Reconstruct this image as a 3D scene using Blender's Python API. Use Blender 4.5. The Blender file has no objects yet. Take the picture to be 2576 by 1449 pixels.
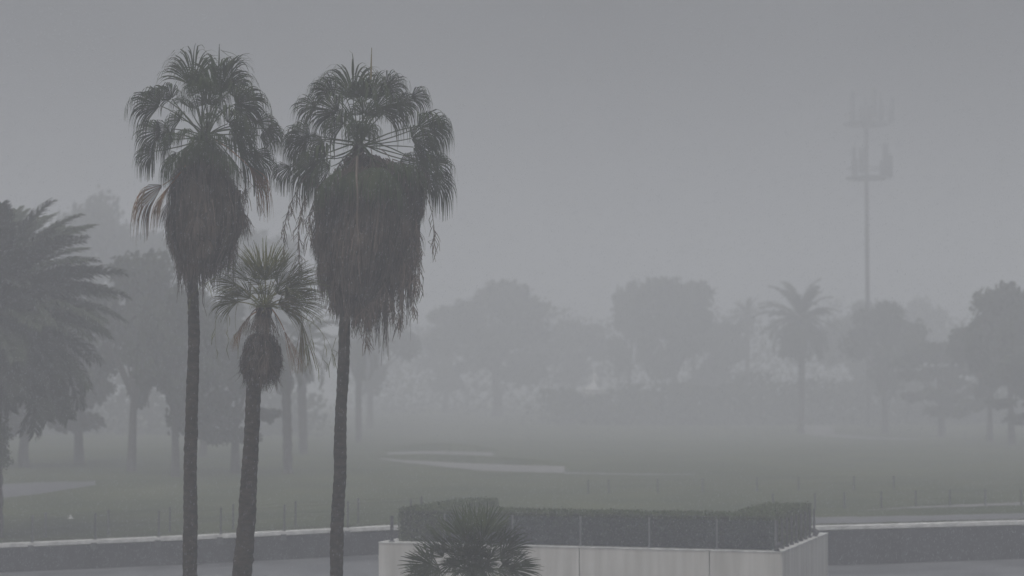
import bpy, math, random
from mathutils import Vector, Matrix, noise
R = math.radians
random.seed(11)
sc = bpy.context.scene
C = sc.collection

# ---------------------------------------------------------------- camera, sky, sun, exposure
F = 5000.0; CX, CY, HY = 1288.0, 724.5, 977.0          # focal length and horizon in the photo's 2576 px view
CAMZ = 6.0
PITCH = math.atan((HY - CY) / F)
cd = bpy.data.cameras.new('camera'); cam = bpy.data.objects.new('camera', cd); C.objects.link(cam)
cam.location = (0, 0, CAMZ); cam.rotation_euler = (R(90) + PITCH, 0, 0)
cd.sensor_width = 36; cd.lens = 36 * F / 2576.0
cd.clip_start = 0.2; cd.clip_end = 3000
cd.dof.use_dof = True; cd.dof.focus_distance = 39.0; cd.dof.aperture_fstop = 0.85
sc.camera = cam

SUN_EL, SUN_AZ = R(62), R(200)
w = bpy.data.worlds.new("World"); sc.world = w; w.use_nodes = True
nt = w.node_tree; nt.nodes.clear()
def N(t, typ, **kw):
    n = t.nodes.new(typ)
    for k, v in kw.items(): setattr(n, k, v)
    return n
wo = N(nt, 'ShaderNodeOutputWorld'); bg = N(nt, 'ShaderNodeBackground'); bg.inputs[1].default_value = 0.12
sky = N(nt, 'ShaderNodeTexSky', sky_type='NISHITA'); sky.sun_disc = False
sky.sun_elevation = SUN_EL; sky.sun_rotation = SUN_AZ; sky.dust_density = 4.0
hs = N(nt, 'ShaderNodeHueSaturation'); hs.inputs['Saturation'].default_value = 0.30; hs.inputs['Value'].default_value = 1.0
tc = N(nt, 'ShaderNodeTexCoord'); sx = N(nt, 'ShaderNodeSeparateXYZ')
# overcast sky: darker low down, brighter overhead, with cloud masses
mr = N(nt, 'ShaderNodeMapRange'); mr.inputs[1].default_value = 0.17; mr.inputs[2].default_value = 0.9
mr.inputs[3].default_value = 0.03; mr.inputs[4].default_value = 1.2
mp = N(nt, 'ShaderNodeMapping'); mp.inputs['Rotation'].default_value = (0, R(-28), 0); mp.inputs['Scale'].default_value = (1.9, 1.0, 0.6); mp.inputs['Location'].default_value = (0.35, 0.2, 0.1)
cn = N(nt, 'ShaderNodeTexNoise'); cn.inputs['Scale'].default_value = 4.2; cn.inputs['Detail'].default_value = 4.0; cn.inputs['Roughness'].default_value = 0.5
cr = N(nt, 'ShaderNodeMapRange'); cr.inputs[1].default_value = 0.3; cr.inputs[2].default_value = 0.7
cr.inputs[3].default_value = 0.15; cr.inputs[4].default_value = 1.95
m1 = N(nt, 'ShaderNodeMath', operation='MULTIPLY'); mx = N(nt, 'ShaderNodeMix', data_type='RGBA', blend_type='MULTIPLY'); mx.inputs[0].default_value = 1
nt.links.new(sky.outputs[0], hs.inputs['Color']); nt.links.new(tc.outputs['Generated'], sx.inputs[0]); nt.links.new(sx.outputs[2], mr.inputs[0])
nt.links.new(tc.outputs['Generated'], mp.inputs[0]); nt.links.new(mp.outputs[0], cn.inputs[0]); nt.links.new(cn.outputs[0], cr.inputs[0])
nt.links.new(mr.outputs[0], m1.inputs[0]); nt.links.new(cr.outputs[0], m1.inputs[1])
nt.links.new(hs.outputs[0], mx.inputs[6]); nt.links.new(m1.outputs[0], mx.inputs[7]); nt.links.new(mx.outputs[2], bg.inputs[0]); nt.links.new(bg.outputs[0], wo.inputs[0])

sd = bpy.data.lights.new('sun', 'SUN'); sun = bpy.data.objects.new('sun', sd); C.objects.link(sun)
sd.energy = 0.8; sd.angle = R(40); sd.color = (1.0, 0.97, 0.93)
sdir = Vector((math.sin(SUN_AZ) * math.cos(SUN_EL), math.cos(SUN_AZ) * math.cos(SUN_EL), math.sin(SUN_EL)))
sun.rotation_euler = (-sdir).to_track_quat('-Z', 'Y').to_euler()
sc.view_settings.view_transform = 'Standard'; sc.view_settings.look = 'None'
sc.view_settings.gamma = 1; sc.view_settings.use_curve_mapping = False
sc.view_settings.exposure = 0.14
sc.render.engine = 'CYCLES'
sc.cycles.volume_bounces = 2

HAZE = 0.0072
# ---------------------------------------------------------------- helpers
UPc = Vector((0, -math.sin(PITCH), math.cos(PITCH))); FWc = Vector((0, math.cos(PITCH), math.sin(PITCH)))
def ray(px, py):
    return Vector((1, 0, 0)) * ((px - CX) / F) + UPc * ((CY - py) / F) + FWc
def at(px, py, Y):
    d = ray(px, py); t = Y / d.y
    return Vector((0, 0, CAMZ)) + d * t
def at_z(px, py, z):
    d = ray(px, py); t = (z - CAMZ) / d.z
    return Vector((0, 0, CAMZ)) + d * t
def P2M(px, Y): return px * Y / F
def lerp(a, b, t): return a + (b - a) * t
def sstep(a, b, x):
    t = max(0, min(1, (x - a) / (b - a))); return t * t * (3 - 2 * t)
def interp(tab, x):
    if x <= tab[0][0]: return tab[0][1]
    for (a, b), (c, d) in zip(tab, tab[1:]):
        if x <= c: return lerp(b, d, (x - a) / (c - a))
    return tab[-1][1]

def tag(o, label=None, cat=None, group=None, kind=None):
    if label: o['label'] = label
    if cat: o['category'] = cat
    if group: o['group'] = group
    if kind: o['kind'] = kind
    return o
def empty(name, loc, label, cat, group=None, rz=0):
    o = bpy.data.objects.new(name, None); C.objects.link(o); o.location = loc; o.rotation_euler = (0, 0, rz)
    o.empty_display_size = 0.3
    return tag(o, label, cat, group)

class MB:
    def __init__(s): s.v = []; s.f = []; s.t = []
    def quadstrip(s, rows, tint=0.5, close=False):
        b = len(s.v); n = len(rows[0])
        for r in rows:
            for p in r: s.v.append(tuple(p)); s.t.append(tint)
        for i in range(len(rows) - 1):
            for j in range(n if close else n - 1):
                k = (j + 1) % n
                s.f.append((b + i*n + j, b + i*n + k, b + (i+1)*n + k, b + (i+1)*n + j))
    def tube(s, pts, rad, n=6, tint=0.5, cap=True):
        rows = []; prev = None
        for i, p in enumerate(pts):
            p = Vector(p)
            a = Vector(pts[max(0, i-1)]); c = Vector(pts[min(len(pts)-1, i+1)])
            d = (c - a).normalized() if (c - a).length > 1e-9 else Vector((0, 0, 1))
            u = d.cross(Vector((0, 1, 0)))
            if u.length < 0.1: u = d.cross(Vector((1, 0, 0)))
            u.normalize(); v = d.cross(u)
            r = rad[i] if isinstance(rad, (list, tuple)) else rad
            rows.append([p + (u * math.cos(2*math.pi*k/n) + v * math.sin(2*math.pi*k/n)) * r for k in range(n)])
        b = len(s.v); s.quadstrip(rows, tint, True)
        if cap:
            s.f.append(tuple(b + k for k in reversed(range(n)))); m = b + (len(rows)-1)*n
            s.f.append(tuple(m + k for k in range(n)))
    def box(s, x0, x1, y0, y1, z0, z1, tint=0.5):
        s.prism([(x0, y0), (x1, y0), (x1, y1), (x0, y1)], z0, z1, tint)
    def prism(s, poly, z0, z1, tint=0.5):
        b = len(s.v); n = len(poly)
        zf0 = z0 if callable(z0) else (lambda i: z0); zf1 = z1 if callable(z1) else (lambda i: z1)
        for i, (x, y) in enumerate(poly): s.v.append((x, y, zf0(i))); s.t.append(tint)
        for i, (x, y) in enumerate(poly): s.v.append((x, y, zf1(i))); s.t.append(tint)
        s.f.append(tuple(b + k for k in reversed(range(n)))); s.f.append(tuple(b + n + k for k in range(n)))
        for k in range(n): s.f.append((b + k, b + (k+1) % n, b + n + (k+1) % n, b + n + k))
    def quad(s, a, b_, c, d, tint=0.5):
        b = len(s.v)
        for p in (a, b_, c, d): s.v.append(tuple(p)); s.t.append(tint)
        s.f.append((b, b+1, b+2, b+3))
    def mesh(s, name, mat, smooth=False):
        me = bpy.data.meshes.new(name); me.from_pydata(s.v, [], s.f)
        at_ = me.attributes.new('tint', 'FLOAT', 'POINT'); at_.data.foreach_set('value', s.t)
        me.materials.append(mat)
        if smooth: me.polygons.foreach_set('use_smooth', [True] * len(me.polygons))
        me.update(); return me
    def build(s, name, mat, parent=None, smooth=False):
        return link(name, s.mesh(name, mat, smooth), parent)
def link(name, me, parent=None):
    o = bpy.data.objects.new(name, me); C.objects.link(o)
    if parent:
        o.parent = parent
        o.matrix_parent_inverse = Matrix.Identity(4)
    return o
def rel(root, o):   # mesh built in world space, moved under an Empty that stands elsewhere
    o.matrix_parent_inverse = Matrix.Translation(-root.location); return o

def mat(name, c1, c2, scale=3.0, rough=0.7, tint=None, bump=0.0, bscale=None, detail=5, trans=0.0, stretch=None, spec=0.4):
    """two colours mixed by noise; tint = (dark, light) colours mixed by the per-piece attribute"""
    m = bpy.data.materials.new(name); m.use_nodes = True; t = m.node_tree; p = t.nodes['Principled BSDF']
    tcn = N(t, 'ShaderNodeTexCoord'); mpn = N(t, 'ShaderNodeMapping')
    if stretch: mpn.inputs['Scale'].default_value = stretch
    t.links.new(tcn.outputs['Object'], mpn.inputs[0])
    n = N(t, 'ShaderNodeTexNoise'); n.inputs['Scale'].default_value = scale; n.inputs['Detail'].default_value = detail
    t.links.new(mpn.outputs[0], n.inputs[0])
    r = N(t, 'ShaderNodeMapRange'); r.inputs[1].default_value = 0.33; r.inputs[2].default_value = 0.67
    t.links.new(n.outputs[0], r.inputs[0])
    mx_ = N(t, 'ShaderNodeMix', data_type='RGBA'); mx_.inputs[6].default_value = (*c1, 1); mx_.inputs[7].default_value = (*c2, 1)
    t.links.new(r.outputs[0], mx_.inputs[0]); out = mx_.outputs[2]
    if tint:
        a = N(t, 'ShaderNodeAttribute', attribute_name='tint')
        m2 = N(t, 'ShaderNodeMix', data_type='RGBA'); m2.inputs[6].default_value = (*tint[0], 1); m2.inputs[7].default_value = (*tint[1], 1)
        t.links.new(a.outputs['Fac'], m2.inputs[0])
        m3 = N(t, 'ShaderNodeMix', data_type='RGBA'); m3.inputs[0].default_value = 0.55
        t.links.new(out, m3.inputs[6]); t.links.new(m2.outputs[2], m3.inputs[7]); out = m3.outputs[2]
    t.links.new(out, p.inputs['Base Color']); p.inputs['Roughness'].default_value = rough
    p.inputs['Specular IOR Level'].default_value = spec
    if bump:
        nb = N(t, 'ShaderNodeTexNoise'); nb.inputs['Scale'].default_value = bscale or scale * 4; nb.inputs['Detail'].default_value = 6
        t.links.new(mpn.outputs[0], nb.inputs[0])
        bm = N(t, 'ShaderNodeBump'); bm.inputs['Strength'].default_value = bump; bm.inputs['Distance'].default_value = 0.05
        t.links.new(nb.outputs[0], bm.inputs['Height']); t.links.new(bm.outputs[0], p.inputs['Normal'])
    return m
M = {}
M['leaf'] = mat('fan_leaf', (0.017, 0.034, 0.010), (0.034, 0.060, 0.017), 2.5, 0.65, tint=((0.012, 0.022, 0.008), (0.060, 0.072, 0.026)), spec=0.15)
M['leaf_young'] = mat('young_fan_leaf', (0.032, 0.052, 0.012), (0.085, 0.10, 0.025), 3, 0.6, tint=((0.028, 0.046, 0.012), (0.24, 0.22, 0.06)), spec=0.3)
M['leaf_yellow'] = mat('yellowing_leaf', (0.10, 0.09, 0.03), (0.22, 0.18, 0.07), 3, 0.6, tint=((0.06, 0.06, 0.02), (0.26, 0.2, 0.09)), spec=0.2)
M['leaf_rust'] = mat('rusty_leaf', (0.10, 0.045, 0.02), (0.06, 0.06, 0.025), 3, 0.7, tint=((0.07, 0.05, 0.02), (0.40, 0.15, 0.04)), spec=0.2)
M['stalk'] = mat('dead_stalk', (0.09, 0.07, 0.055), (0.17, 0.13, 0.10), 3, 0.8)
M['leaf_low'] = mat('low_palm_leaf', (0.030, 0.052, 0.016), (0.06, 0.088, 0.028), 3, 0.55, tint=((0.02, 0.034, 0.014), (0.10, 0.12, 0.055)), spec=0.3)
M['petiole'] = mat('petiole', (0.05, 0.06, 0.03), (0.08, 0.08, 0.04), 4, 0.5)
M['thatch'] = mat('thatch', (0.030, 0.025, 0.021), (0.078, 0.065, 0.056), 2.2, 0.9, tint=((0.012, 0.009, 0.007), (0.26, 0.20, 0.16)), spec=0.1)
M['thatch_core'] = mat('thatch_core', (0.012, 0.009, 0.008), (0.03, 0.022, 0.018), 6, 0.95, spec=0.1)
M['trunk'] = mat('palm_trunk', (0.010, 0.008, 0.006), (0.062, 0.049, 0.036), 7, 0.85, bump=1.0, bscale=26, stretch=(1, 1, 2.2), spec=0.2)
M['bark'] = mat('bark', (0.035, 0.030, 0.026), (0.07, 0.06, 0.05), 4, 0.9, bump=0.5)
M['date'] = mat('date_palm_leaf', (0.028, 0.038, 0.022), (0.05, 0.062, 0.034), 1.2, 0.6, tint=((0.022, 0.032, 0.018), (0.075, 0.085, 0.05)), spec=0.3)
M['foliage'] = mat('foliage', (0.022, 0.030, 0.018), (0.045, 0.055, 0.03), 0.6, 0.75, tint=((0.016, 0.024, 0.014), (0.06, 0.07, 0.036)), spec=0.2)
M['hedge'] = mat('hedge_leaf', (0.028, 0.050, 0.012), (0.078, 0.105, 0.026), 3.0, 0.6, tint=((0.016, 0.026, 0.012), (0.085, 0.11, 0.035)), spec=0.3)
M['hedge_core'] = mat('hedge_core', (0.010, 0.014, 0.008), (0.02, 0.026, 0.014), 8, 0.9, spec=0.1)
M['grass'] = mat('grass', (0.028, 0.040, 0.011), (0.066, 0.076, 0.027), 0.22, 0.9, bump=0.4, bscale=9, detail=8, spec=0.15)
M['sand'] = mat('wet_sand', (0.13, 0.128, 0.12), (0.21, 0.205, 0.195), 1.0, 0.8, bump=0.2)
M['road'] = mat('wet_asphalt', (0.065, 0.068, 0.075), (0.15, 0.153, 0.16), 0.6, 0.40, bump=0.25, bscale=14, spec=0.5)
M['pave'] = mat('wet_paving', (0.08, 0.08, 0.085), (0.125, 0.125, 0.13), 1.2, 0.5, bump=0.15)
M['darkwall'] = mat('dark_render', (0.005, 0.0055, 0.007), (0.022, 0.023, 0.029), 1.6, 0.7, bump=0.3, stretch=(1.4, 1.4, 0.22), spec=0.25)
M['coping'] = mat('white_coping', (0.36, 0.36, 0.35), (0.62, 0.62, 0.60), 3.5, 0.7, bump=0.3)
M['stone'] = mat('cream_render', (0.40, 0.39, 0.36), (0.54, 0.53, 0.50), 1.6, 0.7, bump=0.12, stretch=(2.2, 2.2, 0.16), spec=0.3, detail=9)
M['joint'] = mat('dark_joint', (0.06, 0.06, 0.06), (0.09, 0.09, 0.085), 4, 0.9)
M['metal'] = mat('grey_metal', (0.030, 0.031, 0.034), (0.05, 0.05, 0.054), 6, 0.6)
M['pale_metal'] = mat('pale_metal', (0.10, 0.105, 0.115), (0.15, 0.155, 0.165), 6, 0.45)
M['tower'] = mat('tower_steel', (0.03, 0.03, 0.032), (0.05, 0.05, 0.052), 2, 0.7)
M['white'] = mat('white_paint', (0.62, 0.62, 0.60), (0.74, 0.74, 0.72), 3, 0.6)
g = bpy.data.materials.new('balustrade_glass'); g.use_nodes = True; t = g.node_tree; t.nodes.clear()
go = N(t, 'ShaderNodeOutputMaterial'); gm = N(t, 'ShaderNodeMixShader'); gt = N(t, 'ShaderNodeBsdfTransparent'); gg = N(t, 'ShaderNodeBsdfGlossy')
gt.inputs[0].default_value = (0.80, 0.84, 0.88, 1); gg.inputs['Roughness'].default_value = 0.12; gg.inputs[0].default_value = (0.8, 0.85, 0.95, 1)
fr = N(t, 'ShaderNodeFresnel'); fr.inputs[0].default_value = 1.5
t.links.new(fr.outputs[0], gm.inputs[0]); t.links.new(gt.outputs[0], gm.inputs[1]); t.links.new(gg.outputs[0], gm.inputs[2]); t.links.new(gm.outputs[0], go.inputs[0])
M['glass'] = g

# ---------------------------------------------------------------- ground
WY = 65.0                                                       # the retaining wall's distance
def zpx(py, Y): return at(CX, py, Y).z
def xpx(px, Y): return (px - CX) / F * Y / math.cos(PITCH) if False else at(px, 1380, Y).x
_top = [(xpx(0, WY), zpx(1369, WY)), (xpx(500, WY), zpx(1348, WY)), (xpx(985, WY), zpx(1324, WY)), (xpx(2058, WY), zpx(1325, WY)), (xpx(2576, WY), zpx(1311, WY))]
_bot = [(xpx(0, WY), zpx(1440, WY)), (xpx(500, WY), zpx(1418, WY)), (xpx(955, WY), zpx(1395, WY)), (xpx(2080, WY), zpx(1423, WY)), (xpx(2576, WY), zpx(1405, WY))]
def walltop(x):
    if x < _top[0][0]: return _top[0][1] + max((x - _top[0][0]) * 0.045, -0.7)
    return interp(_top, x)
def roadz(x):
    if x < _bot[0][0]: return _bot[0][1] + max((x - _bot[0][0]) * 0.04, -0.6)
    return interp(_bot, x)
def lz(x, y):
    base = 1.55 + 0.9 * sstep(190, 330, y)
    base += 0.35 * (noise.noise(Vector((x * 0.022, y * 0.018, 3.3)))) + 0.12 * noise.noise(Vector((x * 0.08, y * 0.06, 1.3)))
    s = sstep(WY + 1, WY + 26, y)
    return lerp(walltop(x), base, s)
def hit(px, py):
    d = ray(px, py); o = Vector((0, 0, CAMZ)); y = WY + 0.5
    while y < 600:
        p = o + d * (y / d.y)
        if p.z <= lz(p.x, p.y): return p
        y *= 1.004
    return o + d * (600 / d.y)

def frange(a, b, n): return [lerp(a, b, i / n) for i in range(n + 1)]
xs = frange(-500, -60, 14)[:-1] + frange(-60, 60, 110) + frange(60, 500, 14)[1:]
ys = frange(WY + 0.18, 120, 90)[:-1] + frange(120, 330, 80)[:-1] + frange(330, 800, 20)
mb = MB(); mb.quadstrip([[Vector((x, y, lz(x, y))) for x in xs] for y in ys])
tag(mb.build('lawn', M['grass'], smooth=True), kind='structure')
mb = MB(); mb.quadstrip([[Vector((x, y, roadz(x) + (-0.0 if y > 48 else -0.15 * (48 - y) / 48)))
                          for x in xs] for y in frange(-60, WY - 0.05, 24)])
tag(mb.build('road', M['road']), kind='structure')

def drape(name, pts, m, lift=0.02, step=1.0, kind='structure'):
    """sheet laid on the lawn between a near and a far edge, given as (x, ynear, yfar)"""
    mb = MB(); rows = []
    n = 10
    for k in range(n + 1):
        rows.append([Vector((x, lerp(a, b, k / n), lz(x, lerp(a, b, k / n)) + lift)) for x, a, b in pts])
    mb.quadstrip(rows); return tag(mb.build(name, m, smooth=True), kind=kind)
def strip_px(name, near, far, m, lift=0.02, n=40):
    """outline read off the photograph, laid on the ground where it lies"""
    x0 = max(near[0][0], far[0][0]); x1 = min(near[-1][0], far[-1][0]); pts = []
    rows = [[], []]
    for k in range(n + 1):
        px = lerp(x0, x1, k / n); a = hit(px, interp(near, px)); b = hit(px, interp(far, px))
        rows[0].append(a); rows[1].append(b)
    mb = MB(); R_ = []
    for j in range(7):
        R_.append([])
        for a, b in zip(*rows):
            p = a.lerp(b, j / 6); R_[-1].append(Vector((p.x, p.y, lz(p.x, p.y) + lift)))
    mb.quadstrip(R_); return tag(mb.build(name, m, smooth=True), kind='structure')
strip_px('bunker', [(955, 1156), (1010, 1164), (1120, 1176), (1220, 1186), (1420, 1191)], [(955, 1153), (1010, 1158), (1150, 1165), (1300, 1171), (1420, 1174)], M['sand'])
strip_px('bunker', [(975, 1144), (1100, 1149), (1240, 1151)], [(975, 1138), (1100, 1136), (1240, 1139)], M['sand'])
strip_px('bunker', [(2022, 1092), (2060, 1098), (2098, 1101)], [(2022, 1070), (2060, 1072), (2098, 1078)], M['sand'])
strip_px('path', [(2098, 1101), (2200, 1106), (2320, 1108)], [(2098, 1093), (2200, 1100), (2320, 1105)], M['pave'])
strip_px('path', [(-120, 1262), (15, 1254), (100, 1244), (240, 1222)], [(-120, 1222), (15, 1219), (100, 1214), (240, 1212)], M['pave'])
strip_px('path', [(2180, 1286), (2290, 1280), (2420, 1277), (2700, 1268)], [(2180, 1285), (2290, 1277), (2420, 1271), (2700, 1259)], M['sand'])
strip_px('pavement', [(1900, 1322), (2058, 1322), (2300, 1315), (2700, 1306)], [(1900, 1303), (2058, 1304), (2300, 1300), (2700, 1291)], M['pave'], lift=0.03)
strip_px('path', [(1420, 1193), (1600, 1196), (1750, 1196)], [(1420, 1189), (1600, 1193), (1750, 1194)], M['pave'])

# turf lips behind the sand
def lip(near, h, wid=1.4):
    mb = MB(); rows = [[], [], [], []]
    for k in range(41):
        px = lerp(near[0][0], near[-1][0], k / 40); p = hit(px, interp(near, px)); e = math.sin(math.pi * k / 40) ** 0.5 * h
        for j, (dy, dz) in enumerate(((0, -0.03), (0.3, e), (wid, e * 1.1), (wid * 3, -0.05))):
            rows[j].append(Vector((p.x, p.y + dy, lz(p.x, p.y + dy) + dz)))
    mb.quadstrip(rows); return tag(mb.build('lawn_mound', M['grass'], smooth=True), kind='structure')
lip([(930, 1151), (1010, 1157), (1150, 1164), (1300, 1170), (1440, 1174)], 0.40)
lip([(960, 1137), (1100, 1135), (1260, 1138)], 0.45)

# ---------------------------------------------------------------- retaining wall with white coping and its fence
root = empty('retaining_wall', (0, WY, 0.5), 'long dark rendered retaining wall with white coping between road and lawn', 'wall')
wx = frange(-70, 70, 140)
mb = MB(); mb.quadstrip([[Vector((x, WY - 0.1, roadz(x) - 0.3)) for x in wx], [Vector((x, WY - 0.1, walltop(x) - 0.12)) for x in wx],
                         [Vector((x, WY + 0.15, walltop(x) - 0.12)) for x in wx], [Vector((x, WY + 0.15, roadz(x) - 0.3)) for x in wx]])
rel(root, mb.build('wall', M['darkwall'], root))
mb = MB(); mb.quadstrip([[Vector((x, WY - 0.14, walltop(x) - 0.10)) for x in wx], [Vector((x, WY - 0.14, walltop(x) + 0.012)) for x in wx],
                         [Vector((x, WY + 0.24, walltop(x) + 0.03)) for x in wx], [Vector((x, WY + 0.24, walltop(x) - 0.12)) for x in wx], [Vector((x, WY - 0.14, walltop(x) - 0.12)) for x in wx]])
rel(root, mb.build('coping', M['coping'], root))

def fence(pxs, Y, dz, label, h=0.86, brackets=False, zf=None, mx=None):
    zf = zf or walltop
    x0 = at(pxs[0], 1380, Y).x
    root = empty('wire_fence', (x0, Y, zf(x0)), label, 'fence')
    pts = []
    for px in pxs:
        x = at(px, 1380, Y).x; z = zf(x) + dz; pts.append((x, z))
        me = MB(); me.box(-0.028, 0.028, -0.028, 0.028, -0.05, h); me.box(-0.05, 0.05, -0.05, 0.05, -0.05, 0.02)
        o = me.build('post', M['metal'], root); o.location = Vector((x, Y, z)) - root.location
        if brackets:
            me = MB(); me.box(-0.09, 0.09, 0, 0.04, -0.16, 0.05)
            b = me.build('bracket', M['metal'], root); b.location = Vector((x, WY - 0.185, zf(x) - 0.12)) - root.location
    for hh in (0.12, 0.45, 0.80):
        mb = MB()
        for (a, za), (b, zb) in zip(pts, pts[1:]):
            mb.tube([Vector((lerp(a, b, k / 4), Y, lerp(za, zb, k / 4) + hh * h / 0.86 - 0.02 * math.sin(math.pi * k / 4))) for k in range(5)], 0.0045, 4)
        rel(root, mb.build('wire', M['metal'], root))
    return root
fence([-77, 81, 239, 399, 555, 715, 875, 1033], WY + 0.02, 0.02, 'row of slim grey fence posts standing on the white coping of the retaining wall', brackets=True)
fence([-44, 114, 272, 427, 586, 743, 901, 1060], WY + 2.6, 0.02, 'second row of slim fence posts set back on the grass behind the wall', h=0.82, zf=lambda x: lz(x, WY + 2.6))
fence([1945, 2051, 2125, 2218, 2305, 2391, 2480, 2570, 2660], WY + 8.5, 0.0, 'row of faint fence posts on the lawn at right below the thin white path', h=0.62, zf=lambda x: lz(x, WY + 8.5))
fence([1480, 1532, 1655, 1768, 1905, 2010, 2150, 2250], WY + 20, 0.0, 'far row of faint posts on the lawn beyond the clipped hedge', h=0.6, zf=lambda x: lz(x, WY + 20))

# ragged wet grass along the coping
def tufts(n, ya, yb, xa, xb, h, name, seed):
    rnd = random.Random(seed); mb = MB()
    for i in range(n):
        x = rnd.uniform(xa, xb); y = ya + (yb - ya) * rnd.random() ** 2; z = lz(x, y) - 0.01
        if noise.noise(Vector((x * 1.7, y, 5))) < -0.15: continue
        for k in range(3):
            a = rnd.uniform(0, 6.28); b = Vector((x + rnd.gauss(0, .04), y, z)); l = h * rnd.uniform(0.5, 1.2)
            tip = b + Vector((math.cos(a) * l * 0.6, math.sin(a) * l * 0.6, l)); s_ = Vector((0.012, 0, 0))
            mb.quad(b - s_, b + s_, tip + s_ * .2, tip - s_ * .2, rnd.random())
    return tag(mb.build(name, M['grass']), 'ragged grass blades along the top of the white coping', 'grass', kind='stuff')
tufts(5200, WY + 0.2, WY + 0.75, -24, 24, 0.07, 'grass', 5)

# ---------------------------------------------------------------- raised planter block, hedge and balustrade
BZ = at(1965, 1387, 52.0).z
A_ = at_z(955, 1363, BZ); B_ = at_z(1965, 1387, BZ); C_ = at_z(2080, 1340, BZ)
dd = (C_ - B_).normalized(); D_ = A_ + dd * 9.2
fx = (B_ - A_).normalized()
def P(u, v):    # u metres along the front from the left corner, v metres back
    return A_ + fx * u + dd * v
LB = (B_ - A_).length; LD = (C_ - B_).length
root = empty('planter_wall', (A_.x, A_.y, 0.2), 'cream rendered planter block with panel joints under the clipped hedge', 'wall')
def facepanel(p, q, gap=0.012):
    d = (q - p).normalized(); nrm = Vector((d.y, -d.x, 0))
    a = p + d * gap; b = q - d * gap; o_ = nrm * 0.03; i_ = nrm * -0.08
    mb = MB(); mb.prism([((a + i_).x, (a + i_).y), ((a + o_).x, (a + o_).y), ((b + o_).x, (b + o_).y), ((b + i_).x, (b + i_).y)], 0.0, BZ - 0.035)
    return rel(root, mb.build('panel', M['stone'], root))
cuts = []
for px in (955, 1131, 1458, 1785, 1965):
    r_ = ray(px, 1380); # where the view ray meets the front face
    n_ = Vector((fx.y, -fx.x, 0)); t_ = (A_ - Vector((0, 0, CAMZ))).dot(n_) / r_.dot(n_)
    cuts.append((Vector((0, 0, CAMZ)) + r_ * t_))
pts = [Vector((c.x, c.y, 0)) for c in cuts]; pts[0] = Vector((A_.x, A_.y, 0)); pts[-1] = Vector((B_.x, B_.y, 0))
for a, b in zip(pts, pts[1:]): facepanel(a, b)
facepanel(Vector((B_.x, B_.y, 0)), Vector((C_.x, C_.y, 0)))
facepanel(Vector((C_.x, C_.y, 0)), Vector((D_.x, D_.y, 0))); facepanel(Vector((D_.x, D_.y, 0)), Vector((A_.x, A_.y, 0)))
mb = MB(); ins = [P(0.05, 0.05), P(LB - 0.05, 0.05), C_ - fx * .05 - dd * .05, D_ + fx * .05 - dd * .05]
mb.prism([(p.x, p.y) for p in ins], -0.2, BZ - 0.06); rel(root, mb.build('core', M['joint'], root))
mb = MB(); o_ = [P(-0.02, -0.045), P(LB + 0.045, -0.045), C_ + fx * .045, D_ - fx * .045]
mb.prism([(p.x, p.y) for p in o_], BZ - 0.033, BZ); rel(root, mb.build('coping', M['coping'], root))

def leafbox(mb, o, u, v, lu, lv, z0, z1, n, rnd, size=0.036, rough=0.028):
    """leaf-sized faces over a clipped box (o corner, u/v directions)"""
    ar = [lu * (z1 - z0), lu * (z1 - z0), lv * (z1 - z0), lv * (z1 - z0), lu * lv]; tot = sum(ar)
    for i in range(n):
        r = rnd.random() * tot; k = 0
        while r > ar[k]: r -= ar[k]; k += 1
        a, b, c = rnd.random(), rnd.random(), rnd.random()
        dp = abs(rnd.gauss(0, rough)) * (1 if rnd.random() < .8 else -0.9)
        if k == 0: p = o + u * a * lu + v * dp; z = lerp(z0, z1, c); nn = -v
        elif k == 1: p = o + u * a * lu + v * (lv - dp); z = lerp(z0, z1, c); nn = v
        elif k == 2: p = o + v * b * lv + u * dp; z = lerp(z0, z1, c); nn = -u
        elif k == 3: p = o + v * b * lv + u * (lu - dp); z = lerp(z0, z1, c); nn = u
        else: p = o + u * a * lu + v * b * lv; z = z1 - dp; nn = Vector((0, 0, 1))
        bmp = 0.03 * noise.noise(Vector((p.x * 1.3, p.y * 1.3, z * 1.5)))
        p = Vector((p.x, p.y, z)) + nn * bmp
        q = Vector((rnd.gauss(0, 1), rnd.gauss(0, 1), rnd.gauss(0, 1))); q = (q.normalized() * .9 + nn * .6).normalized()
        e = q.orthogonal().normalized(); f_ = q.cross(e); s_ = size * rnd.uniform(.6, 1.3); an = rnd.uniform(0, 6.28)
        e, f_ = e * math.cos(an) + f_ * math.sin(an), f_ * math.cos(an) - e * math.sin(an)
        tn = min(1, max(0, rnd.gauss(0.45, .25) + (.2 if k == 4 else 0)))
        mb.quad(p - e * s_, p + f_ * s_ * .45, p + e * s_, p - f_ * s_ * .45, tn)
HT = 0.90
hr = empty('clipped_hedge', P(0.45, 0.3), 'dark green clipped box hedge running round the top of the cream planter block', 'hedge')
rnd = random.Random(3); mb = MB(); cb = MB(); hw = 1.05
vv = Vector((-fx.y, fx.x, 0)); 
def hseg(o, u, v, lu, lv, n, h=HT):
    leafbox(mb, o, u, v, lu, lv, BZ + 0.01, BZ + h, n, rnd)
    i = 0.07; q = [o + u * i + v * i, o + u * (lu - i) + v * i, o + u * (lu - i) + v * (lv - i), o + u * i + v * (lv - i)]
    cb.prism([(a.x, a.y) for a in q], BZ + 0.005, BZ + h - 0.07)
dv = Vector((-dd.y, dd.x, 0))
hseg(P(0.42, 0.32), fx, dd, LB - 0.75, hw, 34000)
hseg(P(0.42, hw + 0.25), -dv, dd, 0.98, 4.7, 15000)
hseg(P(LB - 1.55, hw + 0.25), -dv, dd, 1.28, LD - hw - 1.2, 14000)
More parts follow.
